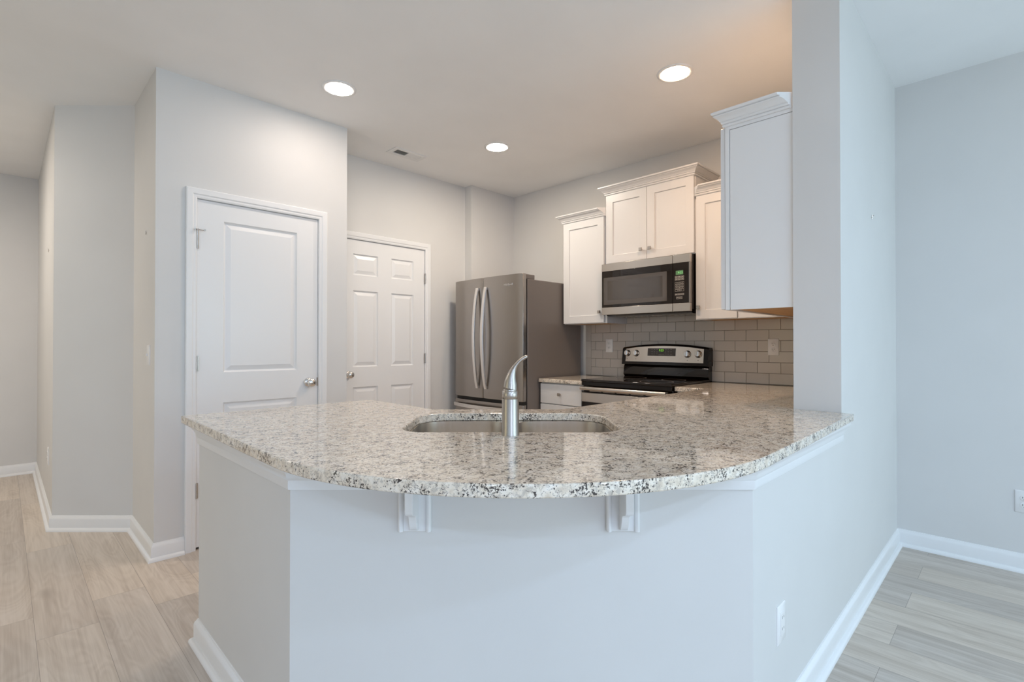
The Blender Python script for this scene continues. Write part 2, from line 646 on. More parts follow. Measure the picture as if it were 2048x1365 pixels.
baseboard('baseboard_left', [(-2.9, YF), (0.228, YF), (0.228, 4.405), (0.594, 4.039), (0.594, PY), (0.737, PY)], -1)
baseboard('baseboard_peninsula', [(PX + t, 2.335), o1, o2, o3, (XR, WY0), (XR, YB + TW)], -1)
baseboard('baseboard_kitchen', [(2.80, KY), (3.205, KY), (3.205, 3.755), (XR, 3.755)], -1)
BED = [(0, 0.798), (0.006, 0.798), (0.008, 0.806), (0.008, 0.824), (0.013, 0.829), (0.014, 0.840), (0.020, 0.852), (0.030, 0.862), (0.034, 0.870), (0.034, 0.8835), (0, 0.8835)]
bm = B()
sweep(bm, [o1, o2, o3, o4], BED, side=-1)
struct(obj('trim_1', bm, M_TRIM))

# ------------------------------------------------------------------ interior doors
CASE = [(0, 0), (0, 0.010), (0.008, 0.013), (0.018, 0.013), (0.024, 0.017), (0.044, 0.019), (0.052, 0.019), (0.0565, 0.016), (0.057, 0)]


def hinge(parent, M, u, v, flip=1):
    bm = B()
    lathe(bm, [(0.0055, -0.045), (0.0055, 0.045)], M @ Matrix.Translation((u, v, 0.010)) @ Matrix.Rotation(-math.pi / 2, 4, 'X'), 12)
    box(bm, u - 0.008, u + 0.008, v - 0.044, v + 0.044, 0.001, 0.006, M)
    return obj('hinge', bm, M_KNOB, parent)


def door_knob(parent, M, u, v):
    bm = B()
    lathe(bm, [(0.031, 0.0), (0.031, 0.005), (0.026, 0.010), (0.012, 0.013), (0.0105, 0.030), (0.016, 0.036), (0.026, 0.043), (0.029, 0.053), (0.0275, 0.062), (0.020, 0.069), (0.006, 0.072)],
          M @ Matrix.Translation((u, v, 0)), 28)
    return obj('door_knob', bm, M_CHROME, parent, smooth=50)


def int_door(name, x0, x1, top, Y, panels, casing_in, label, inset=0.0035):
    M = wall_frame((0, Y, 0), '-Y')
    bm = B()
    panel_slab(bm, x0, x1, 0.014, top, -0.042, -inset, panels, [(0.003, 0.005), (0.009, 0.0105), (0.013, 0.011), (0.040, 0.0025)], M)
    d = struct(obj(name, bm, M_TRIM, smooth=12), label, 'door')
    # jamb and casing
    bm = B()
    a, c, h = casing_in
    sweep(bm, [(a, 0.0), (a, h), (c, h), (c, 0.0)], CASE, lambda u, v, w: Vector((u, Y - w, v)), 1)
    obj('casing', bm, M_TRIM, d, smooth=20)
    bm = B()
    for q0, q1, z0, z1 in ((a - 0.008, x0 - 0.0022, 0, h), (x1 + 0.0022, c + 0.008, 0, h), (x0 - 0.0022, x1 + 0.0022, top + 0.0022, h + 0.008)):
        box(bm, q0, q1, Y + 0.0005, Y + TW, z0, z1)
    for q0, q1, z0, z1 in ((x0 - 0.003, x0 + 0.012, 0, top), (x1 - 0.012, x1 + 0.003, 0, top)):
        box(bm, q0, q1, Y + 0.045, Y + 0.060, z0, z1)
    obj('jamb', bm, M_TRIM, d)
    return d, M


d1, M1 = int_door('door_1', 0.798, 1.518, 2.047, PY,
                  [(0.938, 1.378, 1.028, 1.938), (0.938, 1.378, 0.16, 0.846)], (0.7945, 1.5215, 2.0505),
                  'white two-panel pantry door with round nickel knob, left of the kitchen')
for z in (1.80, 1.085, 0.345):
    hinge(d1, M1, 0.797, z)
door_knob(d1, M1, 1.455, 0.941)
bm = B()
box(bm, 1.512, 1.521, 0.915, 0.970, -0.010, 0.0015, M1)
obj('latch', bm, M_KNOB, d1)
# hinge pin stop on the top hinge
bm = B()
tube(bm, [(0.781, PY - 0.026, 1.866), (0.797, PY - 0.012, 1.866), (0.826, PY - 0.028, 1.862)], 0.0028, n=8)
for x in (0.779, 0.829):
    lathe(bm, [(0.0055, -0.004), (0.0055, 0.004)], Matrix.Translation((x, PY - 0.029, 1.864)) @ Matrix.Rotation(math.pi / 2, 4, 'X'), 10)
tube(bm, [(0.797, PY - 0.010, 1.844), (0.797, PY - 0.011, 1.872)], 0.006, n=10, up=Vector((1, 0, 0)))
obj('hinge_stop', bm, M_KNOB, d1)

d2, M2 = int_door('door_2', 1.911, 2.724, 2.057, KY,
                  [(2.022, 2.250, 1.768, 1.942), (2.380, 2.606, 1.768, 1.942), (2.022, 2.250, 1.010, 1.640), (2.380, 2.606, 1.010, 1.640), (2.022, 2.250, 0.22, 0.844), (2.380, 2.606, 0.22, 0.844)],
                  (1.9075, 2.7275, 2.0605), 'white six-panel door in the back kitchen wall beside the fridge')
for z in (1.798, 1.069, 0.34):
    hinge(d2, M2, 2.727, z)
door_knob(d2, M2, 1.974, 0.950)

# ------------------------------------------------------------------ worktops
ZT, ZB = 0.914, 0.884


def rrect(r0, r1, s0, s1, rad, n=8):
    """rounded rectangle in the diagonal frame; rad may be (near, far)"""
    rn, rf = rad if isinstance(rad, tuple) else (rad, rad)
    pts = []
    for cx, cy, a0, r in ((r1 - rn, s0 + rn, -90, rn), (r1 - rf, s1 - rf, 0, rf), (r0 + rf, s1 - rf, 90, rf), (r0 + rn, s0 + rn, 180, rn)):
        for k in range(n + 1):
            a = math.radians(a0 + 90 * k / n)
            pts.append((cx + r * math.cos(a), cy + r * math.sin(a)))
    return pts


def d2w(p):
    r, s = p
    return ((s + r) / S2, (s - r) / S2)


def plate_with_holes(bm, outer, holes, z0, z1):
    for z in ((z1, z0) if z1 != z0 else (z1,)):
        edges = []
        for loop in [outer] + holes:
            vs = [bm.verts.new((x, y, z)) for x, y in loop]
            for i in range(len(vs)):
                edges.append(bm.edges.new((vs[i], vs[(i + 1) % len(vs)])))
        bmesh.ops.triangle_fill(bm, use_beauty=True, use_dissolve=False, edges=edges, normal=(0, 0, 1))
    if z1 != z0:
        for loop in [outer] + holes:
            n = len(loop)
            vs = [(bm.verts.new((x, y, z0)), bm.verts.new((x, y, z1))) for x, y in loop]
            for i in range(n):
                j = (i + 1) % n
                bm.faces.new((vs[i][0], vs[j][0], vs[j][1], vs[i][1]))
    bmesh.ops.remove_doubles(bm, verts=bm.verts, dist=1e-6)


R = 0.888
outer = [(0.500, 2.352), (0.490, 1.75)]
for k in range(33):
    a = math.pi + (math.pi / 2) * k / 32
    outer.append((0.485 + R + R * math.cos(a), 0.451 + R + R * math.sin(a)))
outer += [(1.75, 0.458), (2.450, 0.476), (2.450, WY1 + 0.002), (3.777, WY1 + 0.002), (3.777, 1.622), (3.157, 1.622), (3.157, 1.440), (3.129, 1.412), (1.718, 1.412), (1.325, 1.805), (1.325, 2.352)]
SINK = rrect(-0.364, 0.364, 1.640, 2.086, (0.085, 0.13), 10)
bm = B()
plate_with_holes(bm, outer, [[d2w(p) for p in SINK]], ZB, ZT)
top = obj('countertop', bm, M_GRANITE, None, 0.004, 3, smooth=35)
tag(top, 'big speckled granite countertop with curved overhanging edge on the white half wall', 'countertop')
bm = B()
box(bm, 3.150, 3.777, 2.380, 2.832, ZB, ZT)
tag(obj('countertop', bm, M_GRANITE, None, 0.004, 3), 'small granite countertop between fridge and black range', 'countertop')

# ------------------------------------------------------------------ sink and faucet
c = d2w((0, 1.863))
sink = thing('sink', (c[0], c[1], 0.69), 'stainless double-bowl sink set under the granite countertop opening', 'sink')


def bowl(r0, r1):
    bm = B()
    rings = []
    for ins, z, rad in ((0.0, 0.8825, 0.10), (0.0005, 0.868, 0.10), (0.002, 0.80, 0.10), (0.004, 0.735, 0.10), (0.008, 0.718, 0.096), (0.018, 0.704, 0.09), (0.036, 0.6965, 0.075), (0.055, 0.695, 0.06)):
        rings.append([Vector((*d2w(p), z)) for p in rrect(r0 + ins, r1 - ins, 1.652 + ins, 2.075 - ins, rad, 8)])
    rings_loft(bm, rings, False, True)
    return bm


for r0, r1 in ((-0.360, -0.012), (0.012, 0.360)):
    bo = obj('bowl', bowl(r0, r1), M_SINK, sink)
    md = bo.modifiers.new('sheet', 'SOLIDIFY')
    md.thickness = 0.0012
    md.offset = 1
    bm = B()
    q = d2w(((r0 + r1) / 2, 1.88))
    lathe(bm, [(0.045, 0.6965), (0.045, 0.6985), (0.036, 0.699), (0.030, 0.6962)], Matrix.Translation((q[0], q[1], 0)), 24)
    obj('drain', bm, M_CHROME, bo)
bm = B()
plate_with_holes(bm, [d2w(p) for p in rrect(-0.385, 0.385, 1.628, 2.105, 0.10)],
                 [[d2w(p) for p in rrect(a, e, 1.652, 2.075, 0.10, 8)] for a, e in ((-0.360, -0.012), (0.012, 0.360))], 0.8822, 0.8832)
obj('flange', bm, M_SINK, sink)

FS = 1.590
fx, fy = d2w((-0.003, FS))
faucet = thing('faucet', (fx, fy, ZT), 'brushed nickel single-lever kitchen faucet on the granite counter by the sink', 'faucet')
T = Matrix.Translation((fx, fy, 0))
bm = B()
lathe(bm, [(0.0285, ZT), (0.0285, 0.918), (0.0272, 0.922), (0.0262, 1.0270), (0.0255, 1.0278)], T, 40)
obj('body', bm, M_FAUCET, faucet)
bm = B()
lathe(bm, [(0.0245, 1.0275), (0.0258, 1.0292), (0.0252, 1.0505), (0.0238, 1.0522)], T, 40)
obj('collar', bm, M_FAUCET, faucet)
bm = B()
lathe(bm, [(0.0205, 1.0520), (0.0225, 1.0526), (0.0222, 1.0560), (0.021, 1.0575)], T, 40)
obj('cap', bm, M_FAUCET, faucet)
# lever: horn shaped, leaning to the right
bm = B()
K = 640.0
lev = [(1022.6, 777.6, 14.3, 13.6), (1022.8, 770, 13.6, 13.2), (1023.0, 762, 12.2, 12.2), (1024.6, 752, 9.6, 10.6), (1027.0, 743.5, 7.4, 9.2),
       (1030.4, 736, 5.4, 8.2), (1034.6, 729.6, 4.3, 7.8), (1039.4, 724, 3.9, 7.8), (1044.6, 719.4, 3.8, 7.8), (1049.8, 716.0, 3.9, 7.4), (1054.4, 713.9, 3.4, 6.0), (1056.8, 713.0, 2.0, 3.6)]
rings = []
for i, (xx, yy, hw, dp_) in enumerate(lev):
    q0, q1 = lev[max(i - 1, 0)], lev[min(i + 1, len(lev) - 1)]
    tg = Vector((q1[0] - q0[0], -(q1[1] - q0[1]))).normalized()
    if i == 0:
        tg = Vector((0.22, 0.975))
    nrm = Vector((tg.y, -tg.x))
    rr = []
    for k in range(28):
        a = 2 * math.pi * k / 28
        o = nrm * (hw / K * math.cos(a))
        w = d2w(((xx - 1022) / K + o.x - 0.003, FS + dp_ / K * math.sin(a)))
        rr.append(Vector((w[0], w[1], 1.198 - (yy - 688.8) / K + o.y)))
    rings.append(rr)
rings_loft(bm, rings)
obj('lever', bm, M_FAUCET, faucet, smooth=60)
bm = B()
pts, rad = [], []
for k in range(11):
    q = k / 10
    s = FS + 0.015 + 0.200 * q
    z = 0.985 + 0.020 * math.sin(q * math.pi * 0.75)
    w = d2w((-0.003, s))
    pts.append((w[0], w[1], z))
    rad.append(0.0175 - 0.003 * q)
w = d2w((-0.003, FS + 0.222))
pts += [(w[0], w[1], 0.985), (w[0], w[1], 0.962)]
rad += [0.0145, 0.0145]
tube(bm, pts, rad, n=18)
obj('spout', bm, M_FAUCET, faucet, smooth=70)

# ------------------------------------------------------------------ corbels under the overhang
SF = CUT / S2            # s of the angled front face


def corbel(rc, label):
    root = thing('corbel', (*d2w((rc, SF)), 0.683), label, 'corbel', 'corbels under the counter overhang')
    Md = DIAG @ Matrix(((1, 0, 0, rc), (0, -1, 0, SF), (0, 0, 1, 0), (0, 0, 0, 1)))     # (along, out, z)
    bm = B()
    box(bm, -0.040, 0.040, 0, 0.010, 0.686, 0.8832, Md)
    for sgn in (-1, 1):
        sweep(bm, [(0, 0.686), (0, 0.8832)], [(0.030, 0.002), (0.031, 0.014), (0.035, 0.018), (0.040, 0.019), (0.0445, 0.015), (0.0455, 0.0)],
              (lambda u, v, w: Md @ Vector((u, w, v))), sgn)
    obj('back_plate', bm, M_TRIM, root, 0.0012)
    prof = [(0.008, 0.8832), (0.165, 0.8832), (0.165, 0.868), (0.150, 0.858), (0.118, 0.842)]
    prof = [(0.009, 0.8832), (0.092, 0.8832), (0.092, 0.764)]
    for k in range(9):
        q = k / 8
        prof.append((0.090 - 0.046 * (0.5 - 0.5 * math.cos(math.pi * q)), 0.760 - 0.026 * q))
    prof += [(0.040, 0.720), (0.033, 0.705), (0.025, 0.695), (0.016, 0.6915), (0.009, 0.6915)]
    bm = B()
    lo = [bm.verts.new(Md @ Vector((-0.0105, o, z))) for o, z in prof]
    hi = [bm.verts.new(Md @ Vector((0.0105, o, z))) for o, z in prof]
    bm.faces.new(lo)
    bm.faces.new(list(reversed(hi)))
    for i in range(len(prof)):
        j = (i + 1) % len(prof)
        bm.faces.new((lo[i], lo[j], hi[j], hi[i]))
    obj('bracket', bm, M_TRIM, root, 0.0012)


corbel(-0.264, 'white wooden corbel on the half wall, left one under the counter overhang')
corbel(0.305, 'white wooden corbel on the half wall, right one under the counter overhang')

# ------------------------------------------------------------------ cabinets
CROWN = [(0, 0), (0.005, 0), (0.008, 0.004), (0.008, 0.010), (0.0045, 0.0125), (0.010, 0.014), (0.0135, 0.019), (0.012, 0.0235), (0.0165, 0.026), (0.021, 0.033), (0.029, 0.041), (0.039, 0.047), (0.041, 0.0505), (0.0365, 0.0525), (0.044, 0.0545), (0.0475, 0.058), (0.0475, 0.066), (0, 0.066)]


def cab_knob(parent, M, u, v, w):
    bm = B()
    lathe(bm, [(0.007, 0), (0.005, 0.004), (0.005, 0.014)], M @ Matrix.Translation((u, v, w)), 12)
    a, e = 0.0125, 0.009
    loops = []
    for h, z in ((e, 0.012), (a, 0.016), (a, 0.024), (a * 0.82, 0.027)):
        loops.append([M @ Vector((u + x * h, v + y * h, w + z)) for x, y in ((-1, -1), (1, -1), (1, 1), (-1, 1))])
    rings_loft(bm, loops)
    return obj('knob', bm, M_KNOB, parent)


def shaker(parent, M, u0, u1, v0, v1, w0, knob=None, name='door', rail=0.062):
    bm = B()
    panel_slab(bm, u0, u1, v0, v1, w0, w0 + 0.020, [(u0 + rail, u1 - rail, v0 + rail, v1 - rail)], [(0.0025, 0.009)], M)
    d = obj(name, bm, M_CAB, parent, 0.0012)
    if knob:
        cab_knob(d, M, knob[0], knob[1], w0 + 0.020)
    return d


UF = 3.485                    # carcass front of the wall cabinets on the range wall
MU = wall_frame((UF, 0, 0), '-X')      # u = -Y


def upper(yl, yr, z0, z1, label, doors, crown_cuts, group='white wall cabinets on the range wall'):
    root = thing('wall_cabinet', (XR - 0.15, (yl + yr) / 2, z0), label, 'cabinet', group)
    bm = B()
    box(bm, UF, XR - 0.001, yr, yl, z0 + 0.010, z1)
    # skirt below the recessed floor of the box
    box(bm, UF, UF + 0.019, yr, yl, z0, z0 + 0.010)
    box(bm, UF + 0.019, XR - 0.001, yr, yr + 0.014, z0, z0 + 0.010)
    box(bm, UF + 0.019, XR - 0.001, yl - 0.014, yl, z0, z0 + 0.010)
    obj('carcass', bm, M_CAB, root, 0.0008)
    bxo('bottom_panel', (UF + 0.0195, XR - 0.002, yr + 0.0145, yl - 0.0145, z0 + 0.004, z0 + 0.0098), M_PINE, root)
    for a, e, kn in doors:
        shaker(root, MU, -a, -e, z0 + 0.006, z1 - 0.004, 0.0, (-kn[0], kn[1]) if kn else None)
    bm = B()
    fr = UF - 0.020
    sweep(bm, [(XR - 0.002, yl), (fr, yl), (fr, yr), (XR - 0.002, yr)] if not crown_cuts else
          {'R': [(XR - 0.002, yl), (fr, yl), (fr, yr)], 'L': [(fr, yl), (fr, yr)]}[crown_cuts],
          [(o, z1 - 0.004 + h) for o, h in CROWN], side=-1, cut0=crown_cuts == 'L', cut1=False if not crown_cuts else crown_cuts == 'R')
    obj('crown_moulding', bm, M_CAB, root, smooth=20)
    return root


upper(2.822, 2.378, 1.370, 2.252, 'white single-door wall cabinet left of the microwave, beside the fridge', [(2.818, 2.398, (2.432, 1.462))], 'R')
upper(2.3765, 1.6265, 1.845, 2.408, 'tall-set white two-door wall cabinet above the microwave', [(2.373, 2.006, (2.048, 1.926)), (2.002, 1.630, (1.972, 1.926))], None)
ur = upper(1.625, 1.022, 1.370, 2.252, 'white single-door wall cabinet right of the microwave, in the corner', [(1.612, 1.332, (1.590, 1.456))], 'L')
# corner filler beside its door
shaker(ur, MU, -1.322, -1.030, 1.374, 2.246, 0.0, None, 'corner_filler')

# large cabinet hung on the pillar wall, its end panel faces the camera
BX = 2.462
big = thing('wall_cabinet', (2.95, 0.85, 1.362), 'large white wall cabinet hung against the pillar, plain end panel facing out', 'cabinet', None)
bm = B()
by1 = 1.000
box(bm, BX + 0.006, UF - 0.021, WY1 + 0.001, by1, 1.374, 2.250)
box(bm, BX + 0.006, UF - 0.021, by1 - 0.019, by1, 1.362, 1.374)
box(bm, BX, BX + 0.018, by1 - 0.020, by1, 1.362, 2.250)           # front stile seen on edge
obj('carcass', bm, M_TRIM, big, 0.0008)  # paler enamel than the other cabinets, missing light put into the colour
bxo('end_panel', (BX + 0.001, BX + 0.0055, WY1 + 0.001, by1 - 0.0225, 1.362, 2.228), M_TRIM, big, 0.0015)
bxo('top_rail', (BX, BX + 0.0055, WY1 + 0.001, by1 - 0.0205, 2.230, 2.250), M_TRIM, big, 0.0008)
bxo('bottom_panel', (BX + 0.007, UF - 0.022, WY1 + 0.002, by1 - 0.0195, 1.368, 1.3738), M_PINE, big)
MB_ = wall_frame((0, by1 + 0.0015, 0), '+Y')
for x0, x1, kx in ((BX + 0.002, 2.948, 2.915), (2.952, 3.440, 2.985)):
    shaker(big, MB_, -x1, -x0, 1.366, 2.244, 0.0, (-kx, 1.450))
bm = B()
sweep(bm, [(BX, WY1 + 0.004), (BX, by1 + 0.002), (3.385, by1 + 0.002)], [(o, 2.246 + h * 1.06) for o, h in CROWN], side=1, cut0=True)
obj('crown_moulding', bm, M_TRIM, big, smooth=20)

# base cabinets
BF = 3.185
MBF = wall_frame((BF, 0, 0), '-X')


def drawer_front(root, M, u0, u1, v0, v1, knob=True):
    bm = B()
    box(bm, u0, u1, v0, v1, 0, 0.020, M)
    d = obj('drawer', bm, M_CAB, root, 0.0025)
    if knob:
        cab_knob(d, M, (u0 + u1) / 2, (v0 + v1) / 2 + 0.0, 0.020)
    return d


root = thing('base_cabinet', (3.48, 2.61, 0), 'white base cabinet with drawers between fridge and range', 'cabinet')
bm = B()
box(bm, BF, XR - 0.012, 2.394, 2.826, 0.10, 0.8835)
box(bm, BF + 0.06, XR - 0.012, 2.394, 2.826, 0.0, 0.10)
obj('carcass', bm, M_CAB, root, 0.0008)
for v0, v1 in ((0.712, 0.872), (0.415, 0.704), (0.118, 0.407)):
    drawer_front(root, MBF, -2.822, -2.398, v0, v1)
root = thing('base_cabinet', (3.48, 1.17, 0), 'white corner base cabinet under the granite, right of the range', 'cabinet')
bm = B()
box(bm, BF, XR - 0.012, WY1 + 0.003, 1.615, 0.10, 0.8835)
box(bm, BF + 0.06, XR - 0.012, WY1 + 0.003, 1.615, 0.0, 0.10)
obj('carcass', bm, M_CAB, root, 0.0008)
drawer_front(root, MBF, -1.611, -1.395, 0.712, 0.872)
shaker(root, MBF, -1.611, -1.395, 0.118, 0.704, 0.0, (-1.585, 0.66), rail=0.05)
# peninsula cabinets: right leg, sink corner, left leg
root = thing('base_cabinet', (2.45, 1.0, 0), 'white base cabinet under the granite behind the pillar', 'cabinet')
bm = B()
box(bm, 1.90, BF - 0.002, WY1 + 0.003, 1.382, 0.10, 0.8835)
box(bm, 1.90, BF - 0.002, WY1 + 0.003, 1.320, 0.0, 0.10)
obj('carcass', bm, M_CAB, root, 0.0008)
MR = wall_frame((0, 1.3825, 0), '+Y')
for x0, x1 in ((1.905, 2.325), (2.33, 2.75)):
    drawer_front(root, MR, -x1, -x0, 0.712, 0.872)
    shaker(root, MR, -x1, -x0, 0.118, 0.704, 0.0, (-x1 + 0.03, 0.66))
root = thing('base_cabinet', (0.98, 2.10, 0), 'white base cabinet at the open end of the peninsula', 'cabinet')
bm = B()
box(bm, PX + t + 0.001, 1.295, 1.98, 2.333, 0.10, 0.8835)
box(bm, PX + t + 0.001, 1.235, 1.98, 2.333, 0.0, 0.10)
obj('carcass', bm, M_CAB, root, 0.0008)
ML = wall_frame((1.2955, 0, 0), '+X')
drawer_front(root, ML, 1.985, 2.329, 0.712, 0.872)
shaker(root, ML, 1.985, 2.329, 0.118, 0.704, 0.0, (2.02, 0.66))
root = thing('sink_cabinet', (1.30, 1.40, 0), 'white angled cabinet below the sink', 'cabinet')
bm = B()
fs = (1.325 + 1.805) / S2 - 0.035
box(bm, -0.255, 0.285, fs - 0.018, fs, 0.10, 0.8835, DIAG)
box(bm, -0.255, 0.285, fs - 0.080, fs - 0.062, 0.0, 0.10, DIAG)
box(bm, -0.255, 0.285, 1.72, fs - 0.018, 0.10, 0.118, DIAG)
obj('carcass', bm, M_CAB, root, 0.0008)
MS = DIAG @ Matrix(((-1, 0, 0, 0), (0, 0, 1, fs), (0, 1, 0, 0), (0, 0, 0, 1)))
for u0, u1, kk in ((-0.28, -0.017, -0.045), (-0.013, 0.25, 0.015)):
    shaker(root, MS, u0, u1, 0.118, 0.872, 0.0005, (kk, 0.80))

# ------------------------------------------------------------------ tiled backsplash
bs = thing('backsplash', (3.786, 1.78, ZT), 'taupe glazed brick-bond tile backsplash on the range wall', 'backsplash')
TX = 3.783
bxo('grout', (TX, XR - 0.0005, WY1 + 0.002, 2.813, ZT + 0.0005, 1.4295), M_GROUT, bs)
bm = B()
PW, PHH, G = 0.1545, 0.0765, 0.0026
z0 = ZT + 0.004
ym, ylim = WY1 + 0.003, 2.752
for row in range(7):
    a = z0 + row * PHH
    e = min(a + PHH - G, 1.429)
    ph = 1.388 + (0 if row % 2 == 0 else 0.078)
    k0 = int((ym - ph) / PW) - 2
    for k in range(k0, k0 + 20):
        y0, y1 = ph + k * PW + G / 2, ph + (k + 1) * PW - G / 2
        y0, y1 = max(y0, ym), min(y1, ylim)
        if y1 - y0 < 0.006:
            continue
        box(bm, TX - 0.0045, TX, y0, y1, a, e)
a = z0
while a < 1.36:                     # upright edging column next to the fridge
    e = min(a + 0.152, 1.429)
    box(bm, TX - 0.0045, TX, ylim + G, 2.8125, a, e)
    a += 0.1545
obj('tiles', bm, M_TILE, bs, 0.0011, weld=False)

# ------------------------------------------------------------------ outlets, switch
def outlet(M, u, v, label, group='wall outlets and switches', kind='duplex', name='wall_outlet', cat='outlet'):
    root = thing(name, M @ Vector((u, v - 0.058, 0)), label, cat, group)
    bm = B()
    loops = []
    for h, w in ((0, 0.0), (0, 0.003), (0.004, 0.0062)):
        loops.append([M @ Vector((u + x * (0.0355 - h), v + y * (0.058 - h), w)) for x, y in ((-1, -1), (1, -1), (1, 1), (-1, 1))])
    rings_loft(bm, loops)
    obj('plate', bm, M_PLATE, root)
    if kind == 'duplex':
        for dv in (-0.0195, 0.0195):
            bm = B()
            lathe(bm, [(0.0165, 0.005), (0.0165, 0.0078), (0.0155, 0.0084)], M @ Matrix.Translation((u, v + dv, 0)), 24)
            r = obj('receptacle', bm, M_PLATE, root)
            bm = B()
            for du, hh in ((-0.0063, 0.0042), (0.0063, 0.0036)):
                box(bm, u + du - 0.0011, u + du + 0.0011, v + dv + 0.003 - hh, v + dv + 0.003 + hh, 0.0080, 0.0087, M)
            lathe(bm, [(0.0025, 0.0080), (0.0025, 0.0087)], M @ Matrix.Translation((u, v + dv - 0.0075, 0)), 10)
            obj('slots', bm, M_DARK, r)
    elif kind == 'decora':
        bm = B()
        box(bm, u - 0.0167, u + 0.0167, v - 0.0335, v + 0.0335, 0.005, 0.0085, M)
        r = obj('receptacle', bm, M_PLATE, root, 0.001)
        for dv in (-0.017, 0.017):
            bm = B()
            for du, hh in ((-0.0063, 0.0042), (0.0063, 0.0036)):
                box(bm, u + du - 0.0009, u + du + 0.0009, v + dv + 0.003 - hh, v + dv + 0.003 + hh, 0.0080, 0.0088, M)
            obj('slots', bm, M_DARK, r)
    else:
        bm = B()
        box(bm, u - 0.005, u + 0.005, v - 0.012, v + 0.012, 0.005, 0.0075, M)
        for p in ((0.0, 0.012), ):
            box(bm, u - 0.0035, u + 0.0035, v - 0.002, v + 0.010, 0.006, 0.015, M)
        obj('toggle', bm, M_PLATE, root, 0.0008)
    return root


MW = wall_frame((TX - 0.0048, 0, 0), '-X')
outlet(MW, -1.204, 1.178, 'white outlet on the tiled wall at right, near the pillar')
outlet(MW, -2.555, 1.184, 'white outlet on the tiled wall at left, between fridge and range')
MP = wall_frame((0, WY0, 0), '-Y')
outlet(MP, 1.682, 0.347, 'white outlet low on the half wall below the counter at right', kind='decora')
MRW = wall_frame((XR, 0, 0), '-X')
outlet(MRW, 0.018, 0.370, 'white outlet low on the dining wall at the right edge of view')
MH = wall_frame((0.594, 0, 0), '-X')
outlet(MH, -3.545, 1.134, 'white light switch on the narrow wall left of the pantry door', kind='toggle', name='light_switch', cat='switch')
MHH = wall_frame((0.228, 0, 0), '-X')
outlet(MHH, -4.78, 0.420, 'white outlet low on the hallway wall seen edge-on at left')


def hook(M, u, v, label):
    bm = B()
    tube(bm, [M @ Vector((u, v - 0.011, 0.004)), M @ Vector((u, v + 0.012, 0.004))], 0.0016, n=6, up=M.to_3x3() @ Vector((0, 0, 1)))
    tube(bm, [M @ Vector((u, v + 0.011, 0.004)), M @ Vector((u + 0.013, v + 0.009, 0.008))], 0.0016, n=6)
    tube(bm, [M @ Vector((u, v + 0.001, 0.0)), M @ Vector((u + 0.006, v - 0.004, 0.006))], 0.0014, n=6)
    tag(obj('picture_hook', bm, M_KNOB), label, 'hook', 'wire hooks left in the walls')


hook(MP, 3.080, 1.835, 'tiny wire picture hook on the pale blue dining wall at right')
hook(MH, -3.630, 1.853, 'tiny wire picture hook on the narrow wall left of the pantry door')
hook(MHH, -4.85, 1.86, 'tiny wire picture hook on the hallway wall at far left')

# ------------------------------------------------------------------ ceiling fixtures
def downlight(x, y, label, lens):
    root = thing('recessed_light', (x, y, CEIL - 0.004), label, 'ceiling light', 'recessed ceiling lights')
    bm = B()
    T = Matrix.Translation((x, y, CEIL))
    lathe(bm, [(0.100, -0.0002), (0.099, -0.004), (0.092, -0.0065), (0.080, -0.006), (0.0775, -0.003), (0.0775, -0.0002)], T, 48)
    obj('trim_ring', bm, M_TRIM, root, smooth=60)
    bm = B()
    lathe(bm, [(0.077, -0.0008), (0.0765, -0.0045), (0.06, -0.006), (0.03, -0.007), (0.004, -0.0072)], T, 48)
    obj('lens', bm, lens, root, smooth=60)


downlight(1.425, 2.896, 'round recessed ceiling light in front of the pantry door, leftmost of three', M_LENS[0])
downlight(2.723, 2.881, 'round recessed ceiling light near the air vent, smallest and deepest of three', M_LENS[1])
downlight(2.694, 1.376, 'round recessed ceiling light near the tall corner cabinet, rightmost of three', M_LENS[2])
for x, y in ((-1.9, -1.0), (-1.1, -2.3), (1.3, -1.9), (0.2, -2.7)):  # added bluish fill, stands in for sky light from behind
    downlight(x, y, 'round recessed ceiling light of the living side, out of view behind the camera', M_LENS[4])
downlight(-0.9, 4.9, 'round recessed ceiling light of the hallway, out of view at left', M_LENS[3])

vent = thing('air_vent', (2.311, 3.511, CEIL - 0.006), 'white rectangular ceiling air vent with half-dark louvres', 'vent')
bm = B()
x0, x1, y0, y1 = 2.160, 2.462, 3.438, 3.584
bxs = [(x0, 2.196, y0, y1), (2.426, x1, y0, y1), (2.196, 2.426, y0, 3.468), (2.196, 2.426, 3.542, y1), (2.304, 2.312, 3.468, 3.542)]
for b4 in bxs:
    box(bm, *b4, CEIL - 0.006, CEIL - 0.0003)
obj('frame', bm, M_TRIM, vent)
bxo('duct', (2.196, 2.426, 3.468, 3.542, CEIL - 0.0012, CEIL - 0.0004), M_DARK, vent)  # flat dark sheet, shade of the opening painted behind the louvres
for half, (a, e), tilt in (('left', (2.198, 2.303), -1), ('right', (2.313, 2.424), 1)):
    n = 9
    for k in range(n):
        xc = a + (e - a) * (k + 0.5) / n
        bm = B()
        Mx = Matrix.Translation((xc, 3.505, CEIL - 0.0036)) @ Matrix.Rotation(tilt * math.radians(20 if half == 'right' else 62), 4, 'Y')
        hw = 0.0060 if half == 'right' else 0.0022
        box(bm, -hw, hw, -0.0365, 0.0365, -0.0004, 0.0004, Mx)
        obj('louvre', bm, M_TRIM, vent)

